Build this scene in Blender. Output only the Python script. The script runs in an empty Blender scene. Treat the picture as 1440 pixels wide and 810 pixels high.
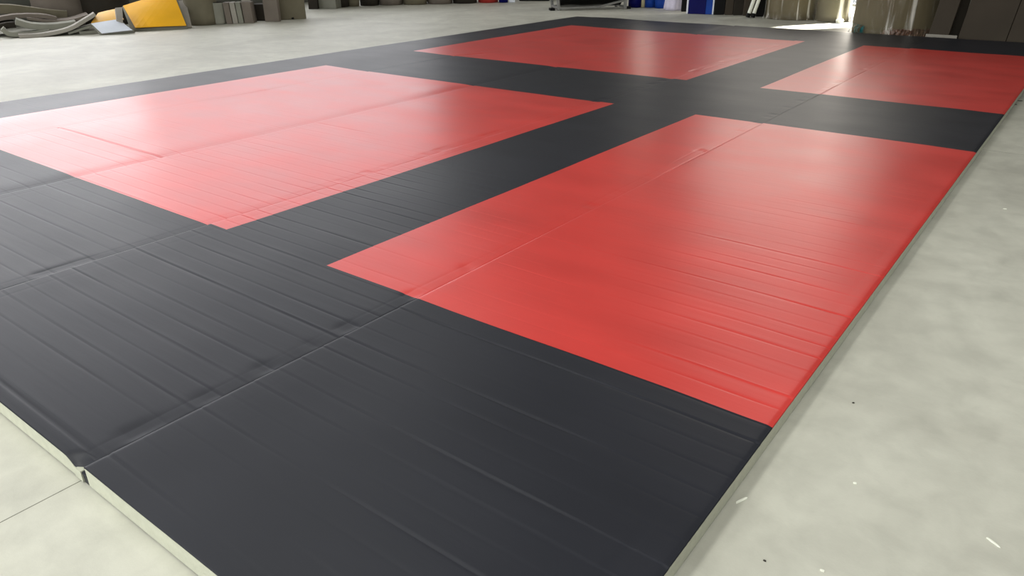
import bpy, bmesh, math, random
from mathutils import Vector, Matrix, noise
random.seed(7)
col = bpy.context.scene.collection
sc = bpy.context.scene
PI = math.pi
T = 0.075                      # mat thickness
CAM = Vector((0, 0, 1.5 + T))
FPX = 1045.997

# ------------------------------------------------------------- camera
yw, pt, rl = -0.65452, 0.438945, -0.0097753
F = Vector((math.sin(yw)*math.cos(pt), math.cos(yw)*math.cos(pt), -math.sin(pt)))
R0 = Vector((math.cos(yw), -math.sin(yw), 0)); U0 = R0.cross(F)
RR = R0*math.cos(rl) + U0*math.sin(rl); UU = -R0*math.sin(rl) + U0*math.cos(rl)
cd = bpy.data.cameras.new('camera'); cam = bpy.data.objects.new('camera', cd); col.objects.link(cam)
M = Matrix((RR, UU, -F)).transposed().to_4x4(); M.translation = CAM
cam.matrix_world = M
cd.sensor_width = 36; cd.lens = FPX/1440*36; cd.clip_end = 200
sc.camera = cam

def ground(px, py, z=0.0):
    d = F*FPX + RR*(px-720) - UU*(py-405)
    return CAM + d*((z-CAM.z)/d.z)
def at(px, py, D):
    """real-world point seen toward (px,py) at horizontal distance D"""
    d = F*FPX + RR*(px-720) - UU*(py-405)
    return CAM + d*(D/math.hypot(d.x, d.y))

# ------------------------------------------------------------- materials
def new_mat(name):
    m = bpy.data.materials.new(name); m.use_nodes = True
    nt = m.node_tree; b = nt.nodes['Principled BSDF']
    return m, nt, b
def srgb(r, g, b):
    f = lambda c: (c/255/12.92) if c/255 <= .04045 else ((c/255+.055)/1.055)**2.4
    return (f(r), f(g), f(b), 1)
def simple(name, c, rough=.6, metal=0, var=.12, scale=6, bump=.0, bscale=60, spec=.5, coat=0):
    m, nt, b = new_mat(name)
    b.inputs['Roughness'].default_value = rough; b.inputs['Metallic'].default_value = metal
    b.inputs['Specular IOR Level'].default_value = spec
    b.inputs['Coat Weight'].default_value = coat
    tc = nt.nodes.new('ShaderNodeTexCoord'); n = nt.nodes.new('ShaderNodeTexNoise')
    n.inputs['Scale'].default_value = scale; n.inputs['Detail'].default_value = 5
    nt.links.new(tc.outputs['Object'], n.inputs['Vector'])
    r = nt.nodes.new('ShaderNodeValToRGB'); c = srgb(*c)
    r.color_ramp.elements[0].position = .3; r.color_ramp.elements[1].position = .7
    r.color_ramp.elements[0].color = tuple(x*(1-var) for x in c[:3])+(1,)
    r.color_ramp.elements[1].color = tuple(min(1, x*(1+var)) for x in c[:3])+(1,)
    nt.links.new(n.outputs['Fac'], r.inputs['Fac']); nt.links.new(r.outputs['Color'], b.inputs['Base Color'])
    if bump:
        n2 = nt.nodes.new('ShaderNodeTexNoise'); n2.inputs['Scale'].default_value = bscale; n2.inputs['Detail'].default_value = 4
        bp = nt.nodes.new('ShaderNodeBump'); bp.inputs['Strength'].default_value = bump; bp.inputs['Distance'].default_value = .01
        nt.links.new(tc.outputs['Object'], n2.inputs['Vector']); nt.links.new(n2.outputs['Fac'], bp.inputs['Height'])
        nt.links.new(bp.outputs['Normal'], b.inputs['Normal'])
    return m

def vinyl(name, base, rough, spec):
    m, nt, b = new_mat(name)
    tc = nt.nodes.new('ShaderNodeTexCoord')
    b.inputs['Specular IOR Level'].default_value = spec
    n = nt.nodes.new('ShaderNodeTexNoise'); n.inputs['Scale'].default_value = 1.3; n.inputs['Detail'].default_value = 6
    mp = nt.nodes.new('ShaderNodeMapping'); mp.inputs['Scale'].default_value = (1, 2.2, 1)
    nt.links.new(tc.outputs['Object'], mp.inputs['Vector']); nt.links.new(mp.outputs['Vector'], n.inputs['Vector'])
    r = nt.nodes.new('ShaderNodeValToRGB')
    r.color_ramp.elements[0].position = .3; r.color_ramp.elements[1].position = .7
    r.color_ramp.elements[0].color = tuple(x*.9 for x in base[:3])+(1,)
    r.color_ramp.elements[1].color = tuple(x*1.1 for x in base[:3])+(1,)
    nt.links.new(n.outputs['Fac'], r.inputs['Fac']); nt.links.new(r.outputs['Color'], b.inputs['Base Color'])
    mr = nt.nodes.new('ShaderNodeMapRange')
    mr.inputs['To Min'].default_value = rough-.04; mr.inputs['To Max'].default_value = rough+.05
    nt.links.new(n.outputs['Fac'], mr.inputs['Value']); nt.links.new(mr.outputs['Result'], b.inputs['Roughness'])
    # woven tatami-like fine grain plus soft handling ripples
    n2 = nt.nodes.new('ShaderNodeTexNoise'); n2.inputs['Scale'].default_value = 260; n2.inputs['Detail'].default_value = 2
    nt.links.new(tc.outputs['Object'], n2.inputs['Vector'])
    mp3 = nt.nodes.new('ShaderNodeMapping'); mp3.inputs['Scale'].default_value = (3, 26, 1)
    mp3.inputs['Rotation'].default_value = (0, 0, .06)
    n3 = nt.nodes.new('ShaderNodeTexNoise'); n3.inputs['Scale'].default_value = 1; n3.inputs['Detail'].default_value = 4
    nt.links.new(tc.outputs['Object'], mp3.inputs['Vector']); nt.links.new(mp3.outputs['Vector'], n3.inputs['Vector'])
    b1 = nt.nodes.new('ShaderNodeBump'); b1.inputs['Strength'].default_value = .12; b1.inputs['Distance'].default_value = .001
    b2 = nt.nodes.new('ShaderNodeBump'); b2.inputs['Strength'].default_value = .25; b2.inputs['Distance'].default_value = .002
    nt.links.new(n2.outputs['Fac'], b1.inputs['Height']); nt.links.new(n3.outputs['Fac'], b2.inputs['Height'])
    nt.links.new(b1.outputs['Normal'], b2.inputs['Normal']); nt.links.new(b2.outputs['Normal'], b.inputs['Normal'])
    return m

MAT = {}
MAT['red'] = vinyl('red_vinyl', (.57, .038, .032, 1), .36, .78)
MAT['black'] = vinyl('black_vinyl', (.0165, .018, .025, 1), .44, .26)
MAT['foam'] = simple('pale_foam', (184, 186, 170), .85, var=.06, scale=30, bump=.3, bscale=120)
MAT['grey_foam'] = simple('grey_foam', (128, 128, 118), .8, var=.12, scale=3, spec=.2)
MAT['light_grey_foam'] = simple('light_grey_foam', (150, 146, 138), .7, var=.08, scale=3, spec=.2)
MAT['taupe_foam'] = simple('taupe_foam', (112, 104, 96), .75, var=.12, scale=3, spec=.2)
MAT['brown_foam'] = simple('brown_foam', (66, 59, 50), .7, var=.1, scale=2, spec=.2)
MAT['dark_foam'] = simple('dark_foam', (46, 42, 36), .8, var=.15, scale=3, spec=.2)
MAT['olive_foam'] = simple('olive_foam', (105, 100, 84), .75, var=.12, scale=3, spec=.2)
MAT['yellow'] = simple('yellow_vinyl', (232, 172, 26), .55, spec=.25, var=.08, scale=2)
MAT['pale_yellow'] = simple('pale_yellow_vinyl', (222, 172, 74), .55, spec=.25, var=.1, scale=2)
MAT['white'] = simple('white_vinyl', (222, 228, 240), .4, var=.03)
MAT['black_thing'] = simple('black_rubber', (9, 9, 9), .6, var=.2, spec=.2)
MAT['steel'] = simple('grey_steel', (150, 150, 148), .4, metal=.7, var=.1)
MAT['blue'] = simple('blue_vinyl', (20, 62, 150), .6, var=.15, scale=3, spec=.2)
MAT['navy'] = simple('navy_vinyl', (6, 8, 84), .6, var=.1, scale=3, spec=.15)
MAT['red_scrap'] = simple('red_vinyl_scrap', (165, 45, 40), .5)
MAT['cream'] = simple('cream_foam', (200, 190, 150), .7)
MAT['lilac'] = simple('white_sack_cloth', (205, 200, 218), .75, var=.08, scale=12, bump=.4, bscale=14)
MAT['roll'] = simple('wrapped_foam', (104, 94, 70), .6, var=.14, scale=2, spec=.2)
MAT['roll2'] = simple('wrapped_foam_grey', (104, 98, 80), .6, var=.12, scale=2, spec=.2)
MAT['teal'] = simple('teal_plastic', (30, 120, 125), .4, var=.3, scale=30)
MAT['chip'] = simple('white_scrap', (238, 240, 228), .6, var=.02)
MAT['speck'] = simple('dark_speck', (50, 48, 42), .8)
MAT['wall'] = simple('wall_paint', (96, 96, 90), .9, var=.05, scale=1)
MAT['wall_dark'] = simple('wall_dark_paint', (70, 70, 64), .9, var=.08, scale=1)
MAT['frame'] = simple('window_frame_metal', (170, 172, 172), .5, metal=.3)

# film: thin clear crinkled wrap
def film():
    m, nt, b = new_mat('clear_film')
    b.inputs['Base Color'].default_value = (.45, .43, .36, 1); b.inputs['Roughness'].default_value = .1; b.inputs['Specular IOR Level'].default_value = 1
    b.inputs['Alpha'].default_value = .24
    tc = nt.nodes.new('ShaderNodeTexCoord'); mp = nt.nodes.new('ShaderNodeMapping'); mp.inputs['Scale'].default_value = (9, 9, .9)
    n = nt.nodes.new('ShaderNodeTexNoise'); n.inputs['Scale'].default_value = 1.2; n.inputs['Detail'].default_value = 5
    bp = nt.nodes.new('ShaderNodeBump'); bp.inputs['Strength'].default_value = 1; bp.inputs['Distance'].default_value = .06
    nt.links.new(tc.outputs['Object'], mp.inputs['Vector']); nt.links.new(mp.outputs['Vector'], n.inputs['Vector'])
    nt.links.new(n.outputs['Fac'], bp.inputs['Height']); nt.links.new(bp.outputs['Normal'], b.inputs['Normal'])
    # pale fold streaks, painted into colour and alpha for the film's vertical highlights
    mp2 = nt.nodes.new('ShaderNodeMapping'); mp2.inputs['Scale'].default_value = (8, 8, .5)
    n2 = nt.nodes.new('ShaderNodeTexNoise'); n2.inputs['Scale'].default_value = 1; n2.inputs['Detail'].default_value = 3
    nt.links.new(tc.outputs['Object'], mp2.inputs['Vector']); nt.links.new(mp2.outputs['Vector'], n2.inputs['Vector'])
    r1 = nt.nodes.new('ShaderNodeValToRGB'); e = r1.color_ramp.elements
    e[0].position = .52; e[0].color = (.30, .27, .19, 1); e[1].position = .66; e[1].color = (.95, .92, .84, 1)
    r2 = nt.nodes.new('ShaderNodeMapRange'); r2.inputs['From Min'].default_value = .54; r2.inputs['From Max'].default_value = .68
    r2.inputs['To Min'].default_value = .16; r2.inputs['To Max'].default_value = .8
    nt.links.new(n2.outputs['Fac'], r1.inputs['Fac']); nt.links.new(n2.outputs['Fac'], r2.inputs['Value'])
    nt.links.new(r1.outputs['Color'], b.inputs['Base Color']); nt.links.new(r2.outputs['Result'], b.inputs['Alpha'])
    return m
MAT['film'] = film()

# concrete floor
def concrete():
    m, nt, b = new_mat('concrete_floor')
    tc = nt.nodes.new('ShaderNodeTexCoord')
    def nz(s, d, rgh=.55, dist=0):
        n = nt.nodes.new('ShaderNodeTexNoise'); n.inputs['Scale'].default_value = s; n.inputs['Detail'].default_value = d
        n.inputs['Roughness'].default_value = rgh; n.inputs['Distortion'].default_value = dist
        nt.links.new(tc.outputs['Object'], n.inputs['Vector']); return n
    n1 = nz(.9, 8, .6, .6); n2 = nz(6, 6, .6, .3); n3 = nz(90, 3)
    r1 = nt.nodes.new('ShaderNodeValToRGB')
    e = r1.color_ramp.elements; e[0].position = .3; e[0].color = srgb(174, 173, 163); e[1].position = .66; e[1].color = srgb(200, 200, 189)
    nt.links.new(n1.outputs['Fac'], r1.inputs['Fac'])
    r2 = nt.nodes.new('ShaderNodeValToRGB')
    e = r2.color_ramp.elements; e[0].position = .34; e[0].color = (.80, .80, .79, 1); e[1].position = .62; e[1].color = (1.06, 1.06, 1.05, 1)
    nt.links.new(n2.outputs['Fac'], r2.inputs['Fac'])
    mx = nt.nodes.new('ShaderNodeMix'); mx.data_type = 'RGBA'; mx.blend_type = 'MULTIPLY'; mx.inputs['Factor'].default_value = .55
    nt.links.new(r1.outputs['Color'], mx.inputs['A']); nt.links.new(r2.outputs['Color'], mx.inputs['B'])
    # sawn control joints every 6 m : x = -2.27 + 6k
    sp = nt.nodes.new('ShaderNodeSeparateXYZ'); nt.links.new(tc.outputs['Object'], sp.inputs[0])
    def joint(out, off, per):
        a = nt.nodes.new('ShaderNodeMath'); a.operation = 'ADD'; a.inputs[1].default_value = -off + per*20 + per/2
        md = nt.nodes.new('ShaderNodeMath'); md.operation = 'MODULO'; md.inputs[1].default_value = per
        s = nt.nodes.new('ShaderNodeMath'); s.operation = 'SUBTRACT'; s.inputs[1].default_value = per/2
        ab = nt.nodes.new('ShaderNodeMath'); ab.operation = 'ABSOLUTE'
        lt = nt.nodes.new('ShaderNodeMath'); lt.operation = 'LESS_THAN'; lt.inputs[1].default_value = .0022
        nt.links.new(sp.outputs[out], a.inputs[0]); nt.links.new(a.outputs[0], md.inputs[0]); nt.links.new(md.outputs[0], s.inputs[0])
        nt.links.new(s.outputs[0], ab.inputs[0]); nt.links.new(ab.outputs[0], lt.inputs[0]); return lt
    j1 = joint('X', -2.28, 6); j2 = joint('Y', -5, 6)
    mxm = nt.nodes.new('ShaderNodeMath'); mxm.operation = 'MAXIMUM'
    nt.links.new(j1.outputs[0], mxm.inputs[0]); nt.links.new(j2.outputs[0], mxm.inputs[1])
    mj = nt.nodes.new('ShaderNodeMix'); mj.data_type = 'RGBA'; mj.inputs['B'].default_value = srgb(105, 105, 92)
    nt.links.new(mxm.outputs[0], mj.inputs['Factor']); nt.links.new(mx.outputs['Result'], mj.inputs['A'])
    nt.links.new(mj.outputs['Result'], b.inputs['Base Color'])
    mr = nt.nodes.new('ShaderNodeMapRange'); mr.inputs['To Min'].default_value = .42; mr.inputs['To Max'].default_value = .66
    nt.links.new(n2.outputs['Fac'], mr.inputs['Value']); nt.links.new(mr.outputs['Result'], b.inputs['Roughness'])
    bp = nt.nodes.new('ShaderNodeBump'); bp.inputs['Strength'].default_value = .12; bp.inputs['Distance'].default_value = .004
    nt.links.new(n3.outputs['Fac'], bp.inputs['Height']); nt.links.new(bp.outputs['Normal'], b.inputs['Normal'])
    return m
MAT['floor'] = concrete()

# ------------------------------------------------------------- mesh helpers
def link(name, bm, mat, parent=None, smooth=False, loc=None):
    bmesh.ops.recalc_face_normals(bm, faces=bm.faces)
    me = bpy.data.meshes.new(name); bm.to_mesh(me); bm.free()
    if smooth:
        for p in me.polygons: p.use_smooth = True
    me.materials.append(mat)
    o = bpy.data.objects.new(name, me); col.objects.link(o)
    if parent: o.parent = parent
    if loc is not None: o.location = loc
    return o
def tag(o, label, cat, group=None):
    o['label'] = label; o['category'] = cat
    if group: o['group'] = group
    return o
def empty(name, loc, label, cat, group=None, rz=0):
    o = bpy.data.objects.new(name, None); col.objects.link(o); o.location = loc; o.rotation_euler = (0, 0, rz)
    o.empty_display_size = .2
    return tag(o, label, cat, group)
def box(bm, x0, x1, y0, y1, z0, z1, mtx=None):
    vs = [bm.verts.new(((x0, x1)[i & 1], (y0, y1)[i >> 1 & 1], (z0, z1)[i >> 2 & 1])) for i in range(8)]
    for f in ((0, 2, 3, 1), (4, 5, 7, 6), (0, 1, 5, 4), (2, 6, 7, 3), (0, 4, 6, 2), (1, 3, 7, 5)):
        bm.faces.new([vs[i] for i in f])
    if mtx: bmesh.ops.transform(bm, matrix=mtx, verts=vs)
    return vs
def struct(name, bm, mat, parent=None):
    o = link(name, bm, mat, parent); o['kind'] = 'structure'; return o
def bevel(bm, w, seg=2):
    bmesh.ops.bevel(bm, geom=bm.edges[:], offset=w, segments=seg, affect='EDGES', profile=.5)

# ------------------------------------------------------------- setting
WX0, WX1, WY0, WY1, WZ = -18.2, 9.0, -9.0, 20.5, 8.0
bm = bmesh.new(); box(bm, WX0-.2, WX1+.2, WY0-.2, WY1+.2, -.1, 0); struct('floor', bm, MAT['floor'])
bm = bmesh.new(); box(bm, WX0-.2, WX1+.2, WY0-.2, WY1+.2, WZ, WZ+.1); struct('ceiling', bm, MAT['wall'])

def wall(name, p, q, holes):
    """vertical wall from p to q with rectangular holes (s0,s1,z0,z1) in wall coordinates"""
    p = Vector((p[0], p[1], 0)); q = Vector((q[0], q[1], 0)); L = (q-p).length; d = (q-p)/L
    n = Vector((-d.y, d.x, 0))
    ss = sorted({0, L} | {h[0] for h in holes} | {h[1] for h in holes}); zs = sorted({0, WZ} | {h[2] for h in holes} | {h[3] for h in holes})
    bm = bmesh.new()
    mtx = Matrix(((d.x, n.x, 0, p.x), (d.y, n.y, 0, p.y), (0, 0, 1, 0), (0, 0, 0, 1)))
    for a, b in zip(ss, ss[1:]):
        for c, e in zip(zs, zs[1:]):
            if any(h[0] <= a and b <= h[1] and h[2] <= c and e <= h[3] for h in holes): continue
            box(bm, a, b, -.2, 0, c, e, mtx)
    struct(name, bm, MAT['wall'])
    return mtx
wn = [0]
def window(mtx, s0, s1, z0, z1, power, colr, lit=True, nx=4, nz=2):
    wn[0] += 1
    bm = bmesh.new()
    for a, b, c, e in ((s0, s1, z0, z0+.06), (s0, s1, z1-.06, z1), (s0, s0+.06, z0, z1), (s1-.06, s1, z0, z1)): box(bm, a, b, -.14, -.06, c, e, mtx)
    for i in range(1, nx): a = s0+(s1-s0)*i/nx; box(bm, a-.02, a+.02, -.12, -.08, z0, z1, mtx)
    for i in range(1, nz): a = z0+(z1-z0)*i/nz; box(bm, s0, s1, -.12, -.08, a-.02, a+.02, mtx)
    struct('window_%d' % wn[0], bm, MAT['frame'])
    # daylight coming through the opening
    ld = bpy.data.lights.new('daylight', 'AREA'); ld.shape = 'RECTANGLE'; ld.size = s1-s0; ld.size_y = z1-z0
    ld.energy = power*(s1-s0)*(z1-z0); ld.color = colr
    lo = bpy.data.objects.new('daylight', ld); col.objects.link(lo)
    # light -Z must point to +n (into the room): local x along wall, local y up
    c = mtx @ Vector(((s0+s1)/2, -.16, (z0+z1)/2)); d = Vector((mtx[0][0], mtx[1][0], 0)); n = Vector((mtx[0][1], mtx[1][1], 0))
    lm = Matrix((-d, Vector((0, 0, 1)), -n)).transposed().to_4x4()
    # right-handed check
    if lm.to_3x3().determinant() < 0: lm = Matrix((d, Vector((0, 0, 1)), -n)).transposed().to_4x4()
    lm.translation = c; lo.matrix_world = lm
    return lo

COOL = (.975, .965, .99); WARM = (1.0, .92, .80); NEUT = (1, .99, .96)
# wall_left: inner face to +x -> p to q must have n = (+1,0): d = (0,-1): n = (-d.y, d.x) = (1, 0)
LW = [(20.5-9.2, 20.5-2.0, 1.8, 3.0, 42), (20.5-19.6, 20.5-9.3, 2.0, 3.7, 11.5), (20.5-19.6, 20.5-1.0, 4.2, 7.0, 9)]
m = wall('wall_left', (WX0, WY1), (WX0, WY0), [w[:4] for w in LW])
for w in LW: window(m, *w[:4], w[4], COOL, nx=6)
# wall_back: inner face toward -y : n=(0,-1): d=(-1,0): n=(-0... ) = (-d.y,d.x)=(0,-1)
bx_ = lambda a, b: (WX1-b, WX1-a)
BW = [(*bx_(-8.6, -4.1), 3.0, 6.4, 11, 4, 2), (*bx_(-5.6, -3.8), 0.0, 2.4, 70, 1, 1), (*bx_(-11.0, -10.5), 1.6, 2.6, 45, 1, 1)]  # narrow last opening stands in for a lamp, added for its glint
m = wall('wall_back', (WX1, WY1), (WX0, WY1), [w[:4] for w in BW])
for w in BW: window(m, *w[:4], w[4], WARM, nx=w[5], nz=w[6])
# wall_right: n=(-1,0): d=(0,1): (-1,0)
RW = [(9, 20, 3.2, 5.4, 3.0)]
m = wall('wall_right', (WX1, WY0), (WX1, WY1), [w[:4] for w in RW])
for w in RW: window(m, *w[:4], w[4], NEUT, nx=8)
# wall_front (behind the camera): n=(0,1): d=(1,0)
FW = [(6, 22, 0.0, 5.5, 12.5)]
m = wall('wall_front', (WX0, WY0), (WX1, WY0), [w[:4] for w in FW])
for w in FW: window(m, *w[:4], w[4], (1, 1, .96), nx=6, nz=3)
# unseen area lights added under the ceiling to brighten floor and mat
def add_overhead_fill(x, y, p):
    ld = bpy.data.lights.new('overhead_fill', 'AREA'); ld.shape = 'RECTANGLE'; ld.size = 1.6; ld.size_y = 5; ld.energy = p; ld.color = (1, 1, .94)
    lo = bpy.data.objects.new('overhead_fill', ld); col.objects.link(lo); lo.location = (x, y, WZ-.05)
for x, y, p in ((-10, -3, 240), (-5, -3, 400), (1, -3, 230), (-6, 3, 170), (3, 3, 230), (-3, 14, 60), (-12, 12, 60)): add_overhead_fill(x, y, p)

w = bpy.data.worlds.new('world'); sc.world = w; w.use_nodes = True
w.node_tree.nodes['Background'].inputs['Color'].default_value = (.9, .95, 1, 1); w.node_tree.nodes['Background'].inputs['Strength'].default_value = .6

# ------------------------------------------------------------- the mat
xR, S1, S2, S3, S4, xL = -.568, -2.228, -3.905, -5.55, -7.30, -9.07
y0, y1, y2, y3, y4, y5 = .673, 2.187, 6.582, 8.234, 12.497, 14.13
x1, x2, x3 = -8.115, -3.745, -2.871
PITCH = .111

def groove(d, w): return math.exp(-(d/w)**2)
def sstep(a, b, x):
    t = max(0, min(1, (x-a)/(b-a))); return t*t*(3-2*t)

def height(k, xa, xb, x, y, creases):
    """surface height of strip k (xa = left edge, xb = right edge)"""
    z = T
    # gentle pillowing of the foam
    z += .0035*noise.noise(Vector((x*1.1, y*.55, k*9.1)))
    z += .0012*noise.noise(Vector((x*3.5, y*2.3, k*3.3+5)))
    # transverse fold lines left by the roll
    for (yc, amp, off, drift) in creases:
        yy = yc + drift*(x-xa)
        d = y-yy
        if abs(d) < .06:
            env = .35+.65*sstep(-.25, .35, noise.noise(Vector((x*1.6+off*7, yc*3.1, k*2.2))))
            if k == 2 and x > x3 and yc > y1: env *= .35
            if k == 1 and yc > y1: env *= .35+1.3*(1-sstep(.1, 1.1, xb-x))
            z -= amp*env*groove(d, .0065)
            z += amp*.45*env*groove(d-.011, .004)
            z += amp*.45*env*math.exp(-abs(d)/.028)*(1 if d > 0 else -.6)
    dl, dr = x-xa, xb-x
    # long welded fold lines just inside the edges
    e1 = .075+.012*noise.noise(Vector((y*.8, k, 0)))
    env = (.4+.6*sstep(-.3, .3, noise.noise(Vector((y*2.1, k*4.7, 3)))))*(.25 if k == 1 else 1)
    z -= .0007*env*groove(dr-e1, .006)
    z -= .0008*env*groove(dl-e1*1.2, .006)
    # edges rolled down
    if k == 1: z -= .006*(1-sstep(0, .42, dr)) + .004*(1-sstep(0, .02, dr))
    else: z -= .0018*(1-sstep(0, .10, dr))+.0025*(1-sstep(0, .010, dr))
    if k in (1, 2, 3, 4): z -= .0015*(1-sstep(0, .010, dl))
    if k in (1, 2): z += .003*(1-sstep(0, .35, dl))      # left edge of the nearer strips stands slightly proud
    if k == 5: z -= .006*(1-sstep(0, .05, dl)); z += .010*sstep(.2, .9, dl)*(1-sstep(.9, 1.7, dl)) 
    # puckers next to the seam
    if k in (2, 3) and dr < .12:
        z -= .0035*sstep(.1, .5, noise.noise(Vector((y*7.5, k*5.1, 1))))*sstep(0, .03, dr)*(1-sstep(.07, .12, dr))
    # front border fold and the collapsed corner of strip 2
    if k == 2:
        z -= .004*groove(y-y0-.055, .007)
        z -= .006*(1-sstep(0, .055, y-y0))
        q = math.hypot((xb-x)/.13, (y-y0)/.055)
        z -= .026*(1-sstep(.35, 1.0, q))
    if k == 3: z -= .003*groove(y-(y0+.06), .007)
    if k == 4:
        z -= .0055*groove(y-2.83, .016)
        z -= .006*(1-sstep(0, .22, dr))
    if k == 3:
        z -= .0016*groove(y-4.3, .012)*sstep(-5.6, -5.4, x)*(1-sstep(-5.0, -4.7, x))
    if k in (1,):
        # short fold beside the right edge near the front
        if 1.2 < y < 1.95: z -= .0018*groove(dr-.125-.02*(y-1.6), .006)*sstep(1.2, 1.35, y)*(1-sstep(1.75, 1.95, y))
    # diagonal wrinkles at the far end
    for (cx, cy, a, L, amp) in ((-7.2, 8.5, 1.1, .35, .008), (-6.1, 10.6, .9, .6, .006), (-5.2, 13.3, .3, .4, .003)):
        if abs(x-cx) < 1 and abs(y-cy) < 1:
            ux, uy = math.cos(a), math.sin(a); p = (x-cx)*ux+(y-cy)*uy; q = -(x-cx)*uy+(y-cy)*ux
            z -= amp*groove(q, .03)*math.exp(-(p/L)**2)
    return z

strips = [(1, S1, xR, 'nearest mat strip, along the right edge, black front and largest bright red panel'),
          (2, S2, S1-.003, 'second mat strip from the right, its front corner folded down over a gap'),
          (3, S3, S2-.003, 'middle mat strip of the five, carrying the pink-sheened red panel up to its near corner'),
          (4, S4, S3-.003, 'fourth mat strip from the right, with a cross crease in its pale red panel'),
          (5, xL, S4-.003, 'farthest left mat strip, beside the open floor with a narrow black border')]
mat_roots = []
for k, xa, xb, lab in strips:
    root = empty('floor_mat_strip', (0, 0, 0), lab, 'mat', 'roll-out mat strips laid side by side')
    mat_roots.append(root)
    # fold lines
    cr = []; yc = y0 + PITCH*(.55 if k != 2 else .45)+.02
    while yc < y5-.05:
        far = sstep(2.0, 7.0, yc)
        amp = random.uniform(.5, 1.25)*.0022*(1-.86*sstep(1.9, 5.0, yc))
        amp *= {1: .8, 2: .62, 3: .5, 4: .45, 5: .4}[k]
        if random.random() < .12: amp *= .3
        cr.append((yc, amp, random.random()*10, random.uniform(-.006, .006)))
        yc += PITCH*random.uniform(.95, 1.05)
    ys = {y0, y5, y1, y2, y3, y4}
    jog = {1: -.004, 2: .004, 3: -.012, 4: 0, 5: .0}[k]
    for c, *_ in cr:
        for o in (-.03, -.014, -.007, -.003, 0, .003, .007, .011, .016, .03, .055):
            ys.add(c+o)
    if k in (3, 4):
        for v in range(-8, 9): ys.add((2.83 if k == 4 else 4.3)+v*.005)
    for v in (.004, .02, .04, .048, .055, .062, .075): ys.add(y0+v)
    ys = sorted(v for v in ys if y0 <= v <= y5)
    Y = [ys[0]]
    bounds = (y0, y1, y2, y3, y4, y5)
    for v in ys[1:]:
        if v-Y[-1] > .0022: Y.append(v)
        elif v in bounds: Y[-1] = v
    W = xb-xa; xs = {xa, xb}
    for v in (.003, .007, .013, .022, .04, .06, .068, .074, .08, .088, .10, .12, .16, .22, .28): xs.add(xa+v); xs.add(xb-v)
    for i in range(1, 24): xs.add(xa+W*i/24)
    for v in (x1, x2, x3):
        if xa < v < xb: xs.add(v)
    xs = sorted(xs); X = [xs[0]]
    for v in xs[1:]:
        if v-X[-1] > .0022: X.append(v)
        elif v in (x1, x2, x3, xb): X[-1] = v
    hz = [[height(k, xa, xb, x, y, [c for c in cr if abs(c[0]-y) < .09]) for x in X] for y in Y]
    def zone(x, y):
        if x2 < x < x3 or y < y1 or y2 < y < y3 or y > y4 or x < x1: return 'black'
        side = 'r' if x > x3 else 'l'
        return ('near' if y < y2 else 'far')
    def shift(y):  # colour joins are not perfectly in line between strips
        return jog if y in (y1, y2) else 0
    zones = {}
    for j in range(len(Y)-1):
        for i in range(len(X)-1):
            zx, zy = (X[i]+X[i+1])/2, (Y[j]+Y[j+1])/2
            z = zone(zx, zy)
            if z != 'black': z += 'right' if zx > x3 else 'left'
            zones.setdefault(z, []).append((i, j))
    root_parts = []
    for z, cells in zones.items():
        bm = bmesh.new(); vm = {}
        def V(i, j):
            if (i, j) not in vm: vm[i, j] = bm.verts.new((X[i], Y[j]+shift(Y[j]), hz[j][i]))
            return vm[i, j]
        for i, j in cells: bm.faces.new((V(i, j), V(i+1, j), V(i+1, j+1), V(i, j+1)))
        if z == 'black':
            # skirt so that the vinyl has thickness all round the strip
            for i in range(len(X)-1):
                for j in (0, len(Y)-1):
                    if (i, j) in vm and (i+1, j) in vm:
                        a, b = vm[i, j], vm[i+1, j]
                        bm.faces.new((a, bm.verts.new((a.co.x, a.co.y, a.co.z-.006)), bm.verts.new((b.co.x, b.co.y, b.co.z-.006)), b))
        for i, sgn in ((0, -1), (len(X)-1, 1)):
            for j in range(len(Y)-1):
                if (i, j) in vm and (i, j+1) in vm:
                    a, b = vm[i, j], vm[i, j+1]
                    dz = .006
                    bm.faces.new((a, b, bm.verts.new((b.co.x, b.co.y, b.co.z-dz)), bm.verts.new((a.co.x, a.co.y, a.co.z-dz))))
        if z == 'black': o = link('vinyl_cover', bm, MAT['black'], root, smooth=True); o['label'] = 'black vinyl top'
        else: o = link('colour_panel', bm, MAT['red'], root, smooth=True); o['label'] = 'red vinyl panel'
        for p in o.data.polygons:
            if p.normal.z < 0: p.flip()
    # foam core
    bm = bmesh.new()
    fx0, fx1 = (xa+.004, xb-.002)
    if k == 2: fx1 = xb-.030
    n = 60; TC = T-(.040 if k == 2 else .016)
    rows = []
    for j in range(n+1):
        y = y0+.012+(y5-y0-.02)*j/n
        wob = .003*noise.noise(Vector((y*.7, k, 7))) if k == 1 else 0
        rows.append([bm.verts.new(c) for c in ((fx0+.01, y, 0), (fx1-.012, y, 0), (fx1-.012, y, .007), (fx1+wob, y, .008), (fx1+wob, y, TC), (fx0, y, TC), (fx0, y, .008))])
    for a, b in zip(rows, rows[1:]):
        for i in range(7): bm.faces.new((a[i], a[(i+1) % 7], b[(i+1) % 7], b[i]))
    bm.faces.new(rows[0]); bm.faces.new(rows[-1][::-1])
    o = link('foam_core', bm, MAT['foam'], root); o['label'] = 'pale grey foam edge'
    # thin lip of foam closing the front up to the vinyl
    bm = bmesh.new()
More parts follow.
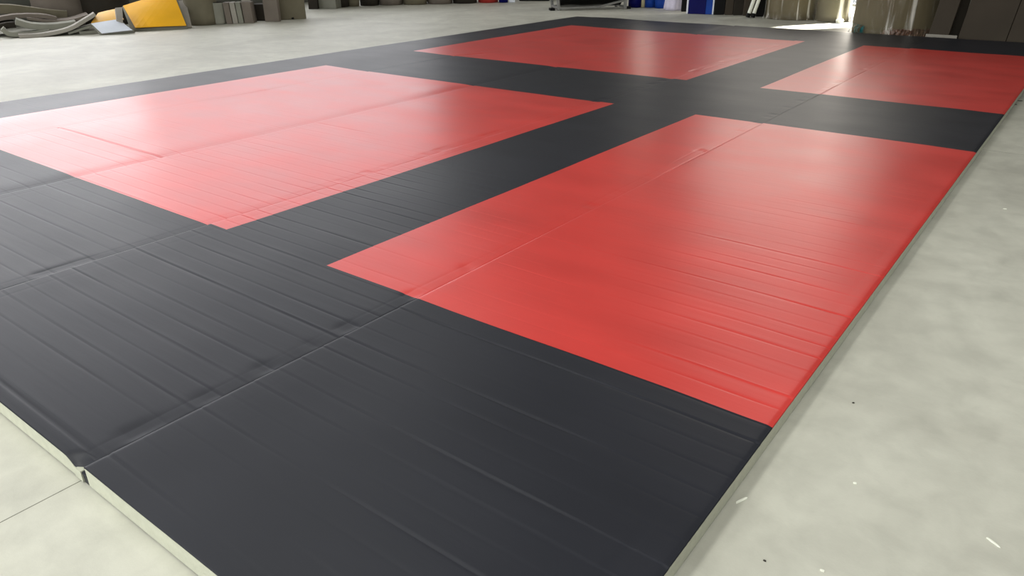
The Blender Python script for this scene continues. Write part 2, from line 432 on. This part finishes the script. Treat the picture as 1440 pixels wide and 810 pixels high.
    for j in range(len(X)-1):
        if X[j] < fx0 or X[j+1] > fx1: continue
        za, zb = hz[0][j]-.002, hz[0][j+1]-.002
        v = [bm.verts.new(c) for c in ((X[j], y0-.001, .006), (X[j+1], y0-.001, .006), (X[j+1], y0-.001, zb), (X[j], y0-.001, za))]
        bm.faces.new(v)
        v2 = [bm.verts.new(c) for c in ((X[j], y0-.001, za), (X[j+1], y0-.001, zb), (X[j+1], y0+.003, zb-.006), (X[j], y0+.003, za-.006))]
        bm.faces.new(v2)
    bmesh.ops.remove_doubles(bm, verts=bm.verts, dist=.0004)
    link('front_edge', bm, MAT['foam'], root)
    if k == 2:
        # end of the front foam edge and the black flap hanging in the gap
        bm = bmesh.new(); box(bm, fx1-.05, fx1, y0-.003, y0+.10, .004, T-.030); link('foam_end', bm, MAT['foam'], root)
        bm = bmesh.new(); box(bm, xb-.0285, xb-.001, y0+.002, y0+.012, .001, T-.034)
        box(bm, xb-.20, xb-.002, y0+.004, y0+.16, T-.0385, T-.036)
        o = link('corner_flap', bm, MAT['black'], root); o['label'] = 'black vinyl flap tucked into the corner gap'
    if k == 1:
        bm = bmesh.new()
        for j in range(len(Y)-1):
            v = [bm.verts.new(c) for c in ((xb+.0012, Y[j], .007), (xb+.0012, Y[j+1], .007), (xb+.0012, Y[j+1], hz[j+1][-1]-.002), (xb+.0012, Y[j], hz[j][-1]-.002))]
            bm.faces.new(v)
        bmesh.ops.remove_doubles(bm, verts=bm.verts, dist=.0004)
        link('side_edge', bm, MAT['foam'], root)

# ------------------------------------------------------------- background things
HL = lambda px: at(px, 30, 1).xy.normalized() if False else None
def axes(px):
    d = at(px, 20, 10)-CAM; d.z = 0; d.normalize()
    return Vector((-0+d.y, -d.x, 0)), d       # screen-right, away

def ribbon(name, pts, depth, thick, mat, parent=None, twist=0, seg=8, away=None, jag=0):
    """bent slab: pts = world centre-line points of the near edge; extruded 'depth' away from the viewer"""
    P = []
    for i in range(len(pts)-1):
        p0 = pts[max(i-1, 0)]; p1 = pts[i]; p2 = pts[i+1]; p3 = pts[min(i+2, len(pts)-1)]
        for s in range(seg):
            t = s/seg
            P.append(.5*((2*p1)+(-p0+p2)*t+(2*p0-5*p1+4*p2-p3)*t*t+(-p0+3*p1-3*p2+p3)*t**3))
    P.append(pts[-1])
    if away is None:
        away = Vector((pts[0].x, pts[0].y, 0)).normalized()
    bm = bmesh.new(); rows = []
    for i, p in enumerate(P):
        tg = (P[min(i+1, len(P)-1)]-P[max(i-1, 0)]).normalized(); nn = away.cross(tg).normalized()
        if nn.z < 0: nn = -nn
        dv = away*depth+Vector((0, 0, twist*depth))
        h = thick/2
        rows.append([bm.verts.new(c) for c in (p-nn*h, p+nn*h, p+dv*.5+nn*(h+.01), p+dv+nn*h, p+dv-nn*h, p+dv*.5-nn*(h-.01))])
    n = 6
    for a, b in zip(rows, rows[1:]):
        for i in range(n): bm.faces.new((a[i], a[(i+1) % n], b[(i+1) % n], b[i]))
    bm.faces.new(rows[0]); bm.faces.new(rows[-1][::-1])
    return link(name, bm, mat, parent)
def px_pts(lst, D): return [at(a, b, D) for a, b in lst]

# crumpled sheets, left
GRP = 'foam offcut sheets heaped by the left wall'
D0 = 16.9
S = [
 ('grey foam offcut ribbon lying diagonally in front of the heap, rising toward the yellow sheet', [(27, 53.0), (60, 49.5), (95, 42), (118, 30), (134, 20)], D0, .25, .06, 'light_grey_foam'),
 ('broad greenish grey foam sheet sagging in the middle of the heap', [(22, 31), (45, 37), (75, 38), (108, 34)], D0+.25, .6, .10, 'grey_foam'),
 ('low leaf-shaped grey foam sheet touching the floor at the heap\'s left', [(3, 41), (14, 48), (40, 48), (70, 45)], D0+.15, .3, .08, 'grey_foam'),
 ('thin taupe foam sheet along the top of the heap\'s front sheets', [(38, 26), (70, 30), (100, 29), (125, 22)], D0+.6, .7, .045, 'taupe_foam'),
 ('brownish foam sheet curling up at the far left of the heap', [(-30, 36), (-5, 28), (25, 23), (60, 23), (80, 27)], D0+.7, .35, .07, 'taupe_foam'),
 ('flat dark foam sheet low at the picture\'s left edge', [(-40, 44), (-12, 41), (10, 36), (22, 35)], D0+.5, .6, .10, 'dark_foam'),
 ('olive grey folded foam sheet at the top left of the heap', [(-30, 14), (10, 13), (40, 16), (70, 20), (95, 22)], D0+1.1, .3, .16, 'olive_foam'),
 ('small foam scrap on the floor between ribbon and yellow sheet', [(96, 47), (112, 42), (130, 36)], D0+.05, .3, .04, 'grey_foam'),
 ('flat foam scrap under the white sheet corner', [(112, 48.5), (125, 46), (140, 47)], D0+.05, .5, .05, 'grey_foam'),
]
for lab, pts, D, dep, th, mt in S:
    P = px_pts(pts, D)
    lo = min(p.z for p in P)
    if lo < th/2+.005:
        for p in P: p.z = max(p.z, th/2+.006)
    o = ribbon('foam_sheet', P, dep, th, MAT[mt]); tag(o, lab, 'foam sheet', GRP)

def slab(name, lab, cat, corners, thick, mat, group=None, bulge=0, parent=None, nx=8, ny=6):
    """four world corners (bl, br, tr, tl) -> curved sheet with thickness"""
    bl, br, tr, tl = corners; n0 = (br-bl).cross(tl-bl).normalized()
    if n0.dot(CAM-bl) < 0: n0 = -n0
    bm = bmesh.new(); fr = []; bk = []
    for j in range(ny+1):
        v = j/ny; a = []; b = []
        for i in range(nx+1):
            u = i/nx; p = (bl*(1-u)+br*u)*(1-v)+(tl*(1-u)+tr*u)*v
            p = p+n0*bulge*math.sin(PI*u)*math.sin(PI*v*.9+.1)
            a.append(bm.verts.new(p)); b.append(bm.verts.new(p-n0*thick))
        fr.append(a); bk.append(b)
    for g in (fr, bk):
        for j in range(ny):
            for i in range(nx): bm.faces.new((g[j][i], g[j][i+1], g[j+1][i+1], g[j+1][i]))
    for j in range(ny):
        for i in (0, nx): bm.faces.new((fr[j][i], fr[j+1][i], bk[j+1][i], bk[j][i]))
    for i in range(nx):
        for j in (0, ny): bm.faces.new((fr[j][i], fr[j][i+1], bk[j][i+1], bk[j][i]))
    o = link(name, bm, mat, parent)
    if lab: tag(o, lab, cat, group)
    return o

# yellow curled mat, with foam backing and a grey strap of foam over it
ye = empty('yellow_mat', ground(225, 40), 'curled yellow vinyl mat leaning against grey foam by the left wall', 'mat')
inv = Matrix.Translation(-Vector(ye.location))
def child_local(o, root):
    o.data.transform(Matrix.Translation(-Vector(root.location))); o.parent = root; return o
c = [at(190, 38.6, 16.9), at(262, 35.5, 16.9), at(243, -12, 17.6), at(173, 8, 17.6)]
child_local(slab('vinyl_face', None, None, c, .012, MAT['yellow'], bulge=.05), ye)
c2 = [at(184, 41.5, 16.95), at(264, 38.2, 16.95), at(246, -13, 17.66), at(172, 9, 17.66)]
child_local(slab('foam_backing', None, None, c2, .05, MAT['grey_foam'], bulge=.03), ye)
ye2 = empty('folded_mat', ground(150, 46), 'folded pale yellow mat with white face corner, left of the bright yellow mat', 'mat')
c = [at(128, 32, 16.9), at(174, 27, 16.8), at(166, 12, 17.3), at(138, 18, 17.3)]
child_local(slab('vinyl_face', None, None, c, .012, MAT['pale_yellow'], bulge=.03), ye2)
c = [at(143, 46.8, 16.6), at(186, 42, 16.5), at(166, 27, 16.75), at(128, 33, 16.8)]
o = child_local(slab('white_face', None, None, c, .012, MAT['white'], bulge=.02), ye2); o['label'] = 'white vinyl corner'
c = [at(141, 48.6, 16.66), at(189, 43.6, 16.56), at(168, 27, 16.85), at(126, 33, 16.9)]
child_local(slab('foam_backing', None, None, c, .05, MAT['grey_foam'], bulge=.02), ye2)
c = [at(164, 27, 16.62), at(173, 30, 16.62), at(172, 10, 16.95), at(162, 11, 16.95)]
tag(slab('foam_sheet', None, None, c, .04, MAT['light_grey_foam']), 'short upright grey foam strip between the pale and the bright yellow mats', 'foam sheet', GRP)
c = [at(258, 38, 17.0), at(270, 38, 17.1), at(261, 0, 17.8), at(246, 1, 17.8)]
tag(slab('foam_sheet', None, None, c, .04, MAT['light_grey_foam']), 'narrow pale foam sheet leaning right behind the bright yellow mat', 'foam sheet', GRP)

def roll(lab, px0, px1, pyb, h, mat, group=None, name='mat_roll', cat='roll', squash=1.0, turns=5, flm=False, lean=0, seg=64, DD=None):
    pc = ground((px0+px1)/2, pyb)
    if DD: pc = at((px0+px1)/2, pyb, DD); pc.z = 0
    D = math.hypot(pc.x, pc.y); D = math.hypot(pc.x, pc.y); r = (px1-px0)/2/FPX*math.hypot(D, 1.5)
    rt, aw = axes((px0+px1)/2); base = Vector((pc.x, pc.y, 0))+aw*r*squash*.9
    root = empty(name, (base.x, base.y, 0), lab, cat, group)
    ang = math.atan2(rt.y, rt.x)
    bm = bmesh.new(); nz = 10; rings = []
    th0 = PI*.15
    for j in range(nz+1):
        z = .004+h*j/nz; ring = []
        for i in range(seg):
            a = 2*PI*i/seg; rr = r*(1+.012*math.sin(3*a+j*.3)+.008*noise.noise(Vector((a*2, z*2, px0))))
            if j in (0, nz): rr *= .985
            x, y = rr*math.cos(a), rr*squash*math.sin(a)
            ring.append(bm.verts.new((x+lean*z, y, z)))
        rings.append(ring)
    for a, b in zip(rings, rings[1:]):
        for i in range(seg): bm.faces.new((a[i], a[(i+1) % seg], b[(i+1) % seg], b[i]))
    bm.faces.new(rings[0][::-1]); bm.faces.new(rings[-1])
    o = link('rolled_foam', bm, mat, root, smooth=True); o.rotation_euler.z = ang
    # spiral end showing the wound layers
    bm = bmesh.new(); prev = None
    N = turns*28
    for i in range(N+1):
        a = 2*PI*i/28; q = r*(.12+.82*i/N)
        p = [Vector((q*math.cos(a)+lean*h, q*squash*math.sin(a), h+.004)), Vector(((q+r*.035)*math.cos(a)+lean*h, (q+r*.035)*squash*math.sin(a), h+.004))]
        p += [v+Vector((0, 0, .012)) for v in p]
        cur = [bm.verts.new(v) for v in p]
        if prev:
            for s in ((0, 1), (1, 3), (3, 2), (2, 0)): bm.faces.new((prev[s[0]], prev[s[1]], cur[s[1]], cur[s[0]]))
        prev = cur
    o = link('spiral_end', bm, MAT['dark_foam'], root); o.rotation_euler.z = ang
    if flm:
        bm = bmesh.new(); rings = []
        nz = 26
        for j in range(nz+1):
            z = .006+(h-.02)*j/nz; ring = []
            for i in range(96):
                a = 2*PI*i/96
                cr_ = .018*abs(noise.noise(Vector((math.cos(a)*5, math.sin(a)*5, z*1.1+px0)))) + .012*abs(noise.noise(Vector((math.cos(a)*14, math.sin(a)*14, z*3+px0))))
                foot = .05*(1-sstep(0, .10, z))*abs(noise.noise(Vector((math.cos(a)*9, math.sin(a)*9, px0+z*9))))*2
                q = r*1.022+cr_+foot
                ring.append(bm.verts.new((q*math.cos(a)+lean*z, q*squash*math.sin(a), z)))
            rings.append(ring)
        for a, b in zip(rings, rings[1:]):
            for i in range(96): bm.faces.new((a[i], a[(i+1) % 96], b[(i+1) % 96], b[i]))
        o = link('plastic_film', bm, MAT['film'], root, smooth=True); o.rotation_euler.z = ang; o['label'] = 'clear crinkled plastic wrap'
    return root

def board(lab, px0, px1, pyb, h, mat, thick=.08, name='foam_board', cat='board', group=None, lean=.06, slant=0, dz=0, pyb2=None, layers=1, D=None):
    """upright rectangular sheet stack standing on the floor, leaning back a little"""
    a = ground(px0, pyb); b = ground(px1, pyb if pyb2 is None else pyb2)
    d = (b-a); L = d.length; d.normalize(); aw = Vector((-d.y, d.x, 0))
    if aw.dot(a) < 0: aw = -aw
    bm = bmesh.new()
    sl = thick/layers
    for q in range(layers):
        o0 = q*sl; hh = h-.02*((q*7) % 3)
        mtx = Matrix(((d.x, aw.x, slant*d.x+lean*aw.x, a.x), (d.y, aw.y, slant*d.y+lean*aw.y, a.y), (0, 0, 1, 0), (0, 0, 0, 1)))
        vs = box(bm, 0, L, o0+.001, o0+sl-.003*(layers > 1), .003+dz, hh, mtx)
    bevel(bm, .006, 1)
    o = link(name, bm, mat)
    return tag(o, lab, cat, group)

GL = 'grey foam rolls and boards standing along the left wall'
roll('dark draped foam roll standing behind the heap of grey sheets', 58, 116, 21, 1.0, MAT['taupe_foam'], 'rolls behind the foam heap', DD=18.5)
roll('very dark brown foam roll behind the pale yellow mat', 118, 176, 17, 1.0, MAT['dark_foam'], 'rolls behind the foam heap', DD=18.5)
roll('large mottled olive grey foam roll right of the yellow mat', 267, 306, 36, 1.5, MAT['olive_foam'], GL)
roll('small short grey foam roll in front of the large olive roll', 301, 318, 34.5, .42, MAT['grey_foam'], GL, turns=3)
for i, (a, b, pb, mt) in enumerate(((319, 327, 34, 'taupe_foam'), (328, 335, 33.6, 'light_grey_foam'), (336, 343, 33.2, 'grey_foam'), (344, 357, 32.7, 'taupe_foam'))):
    board(['narrow short foam board directly right of the small grey roll', 'second short foam board from the small roll, palest of the row',
           'third short foam board from the small roll', 'widest short foam board ending the low row'][i],
          a, b, pb, .42, MAT[mt], thick=.30, group='short foam boards in a row', lean=.0, slant=-.05, pyb2=pb-.2)
board('pale tall foam board showing behind the short boards', 343, 355, 30, 1.4, MAT['light_grey_foam'], thick=.05, group=GL)
board('low dark grey foam block between short boards and tall taupe board', 358, 373, 29.5, .34, MAT['dark_foam'], thick=.3, group=GL)
board('tall taupe foam board, left of a matching pair near the left wall', 373, 393, 30.5, 1.3, MAT['taupe_foam'], thick=.12, group=GL, slant=.0, layers=3, lean=.0)
board('wide tall olive grey foam board, right one of the pair near the left wall', 393, 431, 28.5, 1.3, MAT['olive_foam'], thick=.25, group=GL, pyb2=26.5, layers=5, lean=.0)
board('small black block on the floor at the foot of the wide olive board', 408, 413, 27.6, .045, MAT['black_thing'], thick=.06, name='rubber_block', cat='block', lean=0)
board('dark foam board right of the wide olive board', 434, 447, 13, 1.3, MAT['dark_foam'], thick=.2, group=GL)
o = board('ribbed grey stack of thin foam boards far back on the left', 447, 473, 12.5, 1.3, MAT['grey_foam'], thick=.5, group=GL, layers=6, lean=.0)
far = 'dark foam rolls standing in the far left corner'
for (a, b, pb, mt, lab) in ((473, 490, 10.5, 'dark_foam', 'slim dark roll right beside the ribbed grey stack, far corner'), (490, 505, 9.5, 'olive_foam', 'slim olive roll, second from the ribbed grey stack'),
        (508, 532, 8.5, 'dark_foam', 'wide dark roll, third from the ribbed grey stack'), (534, 566, 7.6, 'taupe_foam', 'widest taupe roll in the far corner row'),
        (568, 600, 7, 'olive_foam', 'olive roll right of the widest taupe roll'), (602, 636, 6, 'taupe_foam', 'taupe roll second from the red mat roll'),
        (638, 670, 5.2, 'dark_foam', 'dark roll directly left of the red mat roll')):
    roll(lab, a, b, pb, 1.3, MAT[mt], far)
roll('red vinyl mat roll standing far back near the corner', 673, 700, 4.2, 1.2, MAT['red_scrap'], 'coloured rolls along the back wall')
roll('navy roll beside the red mat roll, far back', 702, 714, 4.0, 1.2, MAT['navy'], 'coloured rolls along the back wall')
board('small white board between navy roll and black crate, far back', 716, 724, 3.6, 1.0, MAT['white'], thick=.1, lean=0)
board('black flat crate far back left of the long black roll', 730, 772, 1.5, .5, MAT['black_thing'], thick=.5, name='crate', cat='crate', lean=0)

# long black roll cradled in a low metal frame
A = ground(779, 15.2); B = ground(884, 12.8)
d = (B-A); L = d.length; ang = math.atan2(d.y, d.x)
rack = empty('roller_frame', (A.x, A.y, 0), 'low grey metal frame on the floor beyond the far mat corner', 'frame', rz=ang)
def beam(name, p, q, w, h, parent, mat):
    p = Vector(p); q = Vector(q); t = (q-p); ln = t.length; t.normalize()
    up = Vector((0, 0, 1)) if abs(t.z) < .9 else Vector((1, 0, 0)); s = t.cross(up).normalized(); u = s.cross(t)
    m = Matrix((t, s, u)).transposed().to_4x4(); m.translation = p
    bm = bmesh.new(); box(bm, 0, ln, -w/2, w/2, -h/2, h/2, m); bevel(bm, min(w, h)*.15, 1)
    return link(name, bm, mat, parent)
beam('rail', (.15, 0, .05), (L*.62, 0, .07), .06, .05, rack, MAT['steel'])
beam('rail', (L*.60, 0, .07), (L*.93, 0, .20), .06, .05, rack, MAT['steel'])
beam('rail', (.15, .75, .05), (L*.93, .75, .05), .06, .05, rack, MAT['steel'])
for x in (0.12, L*.95):
    beam('crossbar', (x, -.02, .055), (x, .8, .055), .06, .05, rack, MAT['steel'])
for x, y, z in ((.12, 0, .5), (.12, .77, .5), (L*.95, 0, .28), (L*.95, .77, .28)):
    beam('leg', (x, y, 0.001), (x-(.06 if x < 1 else 0), y, z), .06, .07, rack, MAT['steel'])
for x in (-.03, L*1.0): beam('foot_bracket', (x, 0, .03), (x, .2, .03), .12, .055, rack, MAT['black_thing'])
bm = bmesh.new(); rings = []
for j in range(13):
    x = .2+(L*.93-.2)*j/12; ring = []
    for i in range(28):
        a = 2*PI*i/28; q = .25*(1+.03*math.sin(a*2+j*.5)); ring.append(bm.verts.new((x, .38+q*math.cos(a)*1.1, .335+.01*math.sin(j)+q*math.sin(a))))
    rings.append(ring)
for a, b in zip(rings, rings[1:]):
    for i in range(28): bm.faces.new((a[i], a[(i+1) % 28], b[(i+1) % 28], b[i]))
bm.faces.new(rings[0][::-1]); bm.faces.new(rings[-1])
o = link('long_roll', bm, MAT['black_thing'], None, smooth=True, loc=(A.x, A.y, 0)); o.rotation_euler.z = ang
tag(o, 'long black vinyl roll lying in the low metal frame', 'roll')

# blue things, sack and boards along the back
GB = 'coloured rolls along the back wall'
roll('dark navy roll just right of the long black roll', 884, 901, 11, 1.4, MAT['navy'], GB)
roll('thin cream tube between the navy and blue rolls', 900, 907, 10.5, 1.2, MAT['cream'], GB, turns=2)
roll('blue mat roll beside the thin cream tube', 907, 921, 11, 1.4, MAT['blue'], GB)
roll('blue mat roll beside the white sack', 921, 937, 12, 1.4, MAT['blue'], GB)
# white sack: draped cloth bundle
P0 = ground(949, 15); sk = bmesh.new(); rings = []
rt, aw = axes(949); base = Vector((P0.x, P0.y, 0))+aw*.24
for j in range(15):
    t = j/14; z = .004+1.15*t; r = .25*(1-.55*t**1.3)+.02; ring = []
    for i in range(40):
        a = 2*PI*i/40; q = r*(1+.16*noise.noise(Vector((math.cos(a)*2.6, math.sin(a)*2.6, z*1.4)))+.06*math.sin(a*7+z*2)*(1-t))
        ring.append(sk.verts.new((q*math.cos(a)+.10*t, q*math.sin(a), z)))
    rings.append(ring)
for a, b in zip(rings, rings[1:]):
    for i in range(40): sk.faces.new((a[i], a[(i+1) % 40], b[(i+1) % 40], b[i]))
sk.faces.new(rings[0][::-1]); sk.faces.new(rings[-1])
o = link('cloth_sack', sk, MAT['lilac'], None, smooth=True, loc=base); o.rotation_euler.z = math.atan2(rt.y, rt.x)
tag(o, 'tapering white cloth sack beside blue rolls', 'sack')
board('narrow black board between white sack and navy panel', 958, 965, 16.5, 1.4, MAT['black_thing'], thick=.1, lean=0)
# navy panel with pale foam edges
a = ground(965, 19.5); b = ground(1003, 20.6); pn = empty('blue_panel', (a.x, a.y, 0), 'navy blue padded panel with white edges standing left of the brown boards', 'panel', rz=math.atan2((b-a).y, (b-a).x))
W = (b-a).length
def pbox(name, x0, x1, y0_, y1_, z0, z1, mat):
    bm = bmesh.new(); box(bm, x0, x1, y0_, y1_, z0, z1); bevel(bm, .004, 1); return link(name, bm, mat, pn)
pbox('navy_face', .035, W*.70, 0, .10, .003, 1.6, MAT['navy'])
pbox('blue_face', W*.70+.002, W-.035, .002, .10, .003, 1.6, MAT['blue'])
pbox('white_edge', 0, .033, 0, .11, .003, 1.6, MAT['white'])
pbox('white_edge', W-.033, W, 0, .11, .003, 1.6, MAT['white'])
GR = 'brown foam boards standing left of the wrapped rolls'
board('black board filling the dark gap right of the navy panel', 1004, 1018, 21, 1.5, MAT['black_thing'], thick=.12, group=GR, slant=.03)  # added board, stands in for the dark gap beside the panel
board('brown board between the black board and the darkest brown board', 1019, 1030, 21.2, 1.5, MAT['brown_foam'], thick=.12, group=GR, slant=.02)
board('darkest brown board, left of the leaning white pipes', 1031, 1044, 21.6, 1.5, MAT['dark_foam'], thick=.12, group=GR, slant=.02)
board('mid brown board directly behind the leaning white pipes', 1045, 1062, 22.2, 1.5, MAT['brown_foam'], thick=.12, group=GR, slant=.02)
board('black-brown board left of the first wrapped roll', 1063, 1080, 23.6, 1.5, MAT['black_thing'], thick=.12, group=GR, slant=.0)
# leaning white pipes with black foot
pp = ground(1051, 25.2)
rt, aw = axes(1051)
for i in range(2):
    r0 = Vector((pp.x, pp.y, 0))+rt*(.10*i)
    root = empty('white_pipe', r0, ['leaning white pipe with a black foot, left one of two beside the wrapped rolls', 'leaning white pipe, right one of two beside the wrapped rolls'][i], 'pipe', 'two leaning white pipes')
    top = (rt*.42+aw*.36)+Vector((0, 0, 1.7)); ax = top.normalized(); q = ax.to_track_quat('Z', 'Y').to_matrix().to_4x4()
    bm = bmesh.new(); bmesh.ops.create_cone(bm, cap_ends=True, segments=20, radius1=.038, radius2=.038, depth=1.0, matrix=q @ Matrix.Translation((0, 0, .58)))
    link('pipe', bm, MAT['chip'], root, smooth=False)
    bm = bmesh.new(); bmesh.ops.create_cone(bm, cap_ends=True, segments=20, radius1=.046, radius2=.044, depth=.075, matrix=q @ Matrix.Translation((0, 0, .055)))
    link('foot_cap', bm, MAT['black_thing'], root)

GW = 'foam rolls wrapped in clear plastic'
roll('beige foam roll in clear plastic, leftmost of the three wrapped rolls', 1080, 1146, 28.5, 1.6, MAT['roll'], GW, flm=True, turns=9)
roll('grey-beige narrower foam roll in clear plastic, middle one, left of the bright gap', 1149, 1189, 31.5, 1.6, MAT['roll2'], GW, flm=True, turns=7)
roll('largest foam roll in clear plastic, right of the bright gap', 1206, 1302, 52.3, 1.7, MAT['roll'], GW, flm=True, turns=11, seg=96)
# crumpled plastic leftovers along the foot of the largest roll
pc = ground(1258, 53.6)
rt, aw = axes(1262)
bm = bmesh.new(); n = 60; prev = None
for i in range(n+1):
    t = i/n; c = pc+rt*((t-.5)*1.05)+aw*(.05+.35*(2*t-1)**2); c.z = 0
    ring = []
    for j in range(8):
        a = PI*j/7; q = .035+.035*abs(noise.noise(Vector((t*30, j*.9, 2))))
        ring.append(bm.verts.new(c+rt*.01*noise.noise(Vector((t*40, j, 5)))-aw*math.cos(a)*q+Vector((0, 0, .003+math.sin(a)*(.10+q)))))
    if prev:
        for j in range(7): bm.faces.new((prev[j], prev[j+1], ring[j+1], ring[j]))
    prev = ring
MAT['crumple'] = simple('crumpled_wrap', (96, 70, 56), .3, var=.75, scale=22, bump=.8, bscale=40)
tag(link('crumpled_wrapping', bm, MAT['crumple']), 'dark crumpled plastic wrapping along the foot of the largest wrapped roll', 'wrapping')
# teal bundle
q = ground(1207, 49.5)
root = empty('teal_strap_bundle', (q.x, q.y, 0), 'small teal plastic strap coil at the left foot of the largest wrapped roll', 'strap')
rt, aw = axes(1211)
for i in range(3):
    bm = bmesh.new(); bmesh.ops.create_cone(bm, cap_ends=False, segments=24, radius1=.09-.006*i, radius2=.09-.006*i, depth=.06)
    bmesh.ops.create_cone(bm, cap_ends=False, segments=24, radius1=.05, radius2=.05, depth=.06)
    bmesh.ops.rotate(bm, verts=bm.verts, cent=(0, 0, 0), matrix=Matrix.Rotation(PI/2, 3, 'X') @ Matrix.Rotation(.3*i, 3, 'Y'))
    o = link('coil', bm, MAT['teal'], root); o.location = rt*(-.08+.085*i)+aw*(.02*i)+Vector((0, 0, .094-.006*i)); o.rotation_euler.z = math.atan2(rt.y, rt.x)
# white crumpled film scrap near the middle roll
q = ground(1181, 32.5); bm = bmesh.new(); bmesh.ops.create_icosphere(bm, subdivisions=3, radius=.075)
for v in bm.verts: v.co *= 1+.5*noise.noise(v.co*22); v.co.z = max(v.co.z*.7, -.03)
tag(link('film_scrap', bm, MAT['chip'], loc=(q.x, q.y, .032)), 'crumpled white film scrap at the foot of the middle wrapped roll', 'scrap')

GX = 'brown foam boards standing right of the largest wrapped roll'
board('narrow grey-brown board just right of the largest wrapped roll', 1303, 1331, 56.6, 1.9, MAT['brown_foam'], thick=.15, group=GX, slant=.10, pyb2=58.3)
board('dark thin board set back between the narrow and the wide brown boards', 1331.5, 1348, 57.2, 1.9, MAT['dark_foam'], thick=.1, group=GX, slant=.10)
board('wide brown board leaning beside the picture\'s right edge', 1345, 1412, 59.2, 1.9, MAT['brown_foam'], thick=.15, group=GX, slant=.10, pyb2=63.4)
board('brown board cut by the right edge of the picture', 1412.6, 1500, 63.4, 1.9, MAT['brown_foam'], thick=.15, group=GX, slant=.10, pyb2=69)
board('thin pale strip along the foot of the narrow grey-brown board', 1300, 1344, 57.1, .105, MAT['light_grey_foam'], thick=.02, name='foam_strip', cat='strip', lean=0, pyb2=59.8)

# scraps on the floor
def scrap(px, py, w, l, rot, lab, mat='chip', grp='white chips on the concrete', h=.003):
    p = ground(px, py); bm = bmesh.new(); n = 7; top = []
    for i in range(n):
        a = 2*PI*i/n; k = random.uniform(.75, 1)
        top.append((math.copysign(abs(math.cos(a))**.6, math.cos(a))*l/2*k, math.copysign(abs(math.sin(a))**.6, math.sin(a))*w/2*k))
    lo = [bm.verts.new((x, y, 0)) for x, y in top]; hi = [bm.verts.new((x*.92, y*.92, h)) for x, y in top]
    bm.faces.new(lo[::-1]); bm.faces.new(hi)
    for i in range(n): bm.faces.new((lo[i], lo[(i+1) % n], hi[(i+1) % n], hi[i]))
    o = link('paper_scrap' if mat == 'chip' else 'debris_speck', bm, MAT[mat], loc=(p.x, p.y, .0005)); o.rotation_euler.z = rot
    tag(o, lab, 'scrap' if mat == 'chip' else 'speck', grp)
scrap(1043, 704, .010, .055, 1.15, 'white sliver of paper beside the right mat edge near the front')
scrap(1396, 763, .007, .05, -.55, 'thin white sliver on concrete at the lower right')
scrap(1413, 294, .012, .025, .4, 'small white chip on concrete far up the right side')
scrap(1202, 680, .010, .012, .4, 'tiny white chip on concrete below the red panel corner')
scrap(1156, 803, .008, .014, .2, 'tiny white chip at the bottom of the picture')
scrap(1200, 567, .006, .010, .6, 'tiny dark speck on concrete right of the black corner', 'speck', 'dark specks on the concrete')
scrap(1075, 789, .005, .010, .0, 'tiny dark speck on concrete near the bottom edge', 'speck', 'dark specks on the concrete')
scrap(1427, 147, .035, .05, .5, 'black speck beside the far right mat edge', 'speck', 'dark specks on the concrete')
scrap(1434, 142, .03, .07, .5, 'flat dark flake beside the far right mat edge', 'speck', 'dark specks on the concrete')

# low sun slanting in through the back doorway, between the wrapped rolls
ld = bpy.data.lights.new('door_sun', 'SPOT'); ld.energy = 26000; ld.spot_size = math.radians(9); ld.spot_blend = .3; ld.shadow_soft_size = .05; ld.color = (1, .97, .88)
lo = bpy.data.objects.new('door_sun', ld); col.objects.link(lo)
src = Vector((-2.0, 20.2, 2.2)); tgt = ground(1160, 36)
lo.location = src; lo.rotation_euler = (tgt-src).to_track_quat('-Z', 'Y').to_euler()

sc.view_settings.view_transform = 'Standard'
sc.view_settings.look = 'None'
sc.view_settings.exposure = 0.0
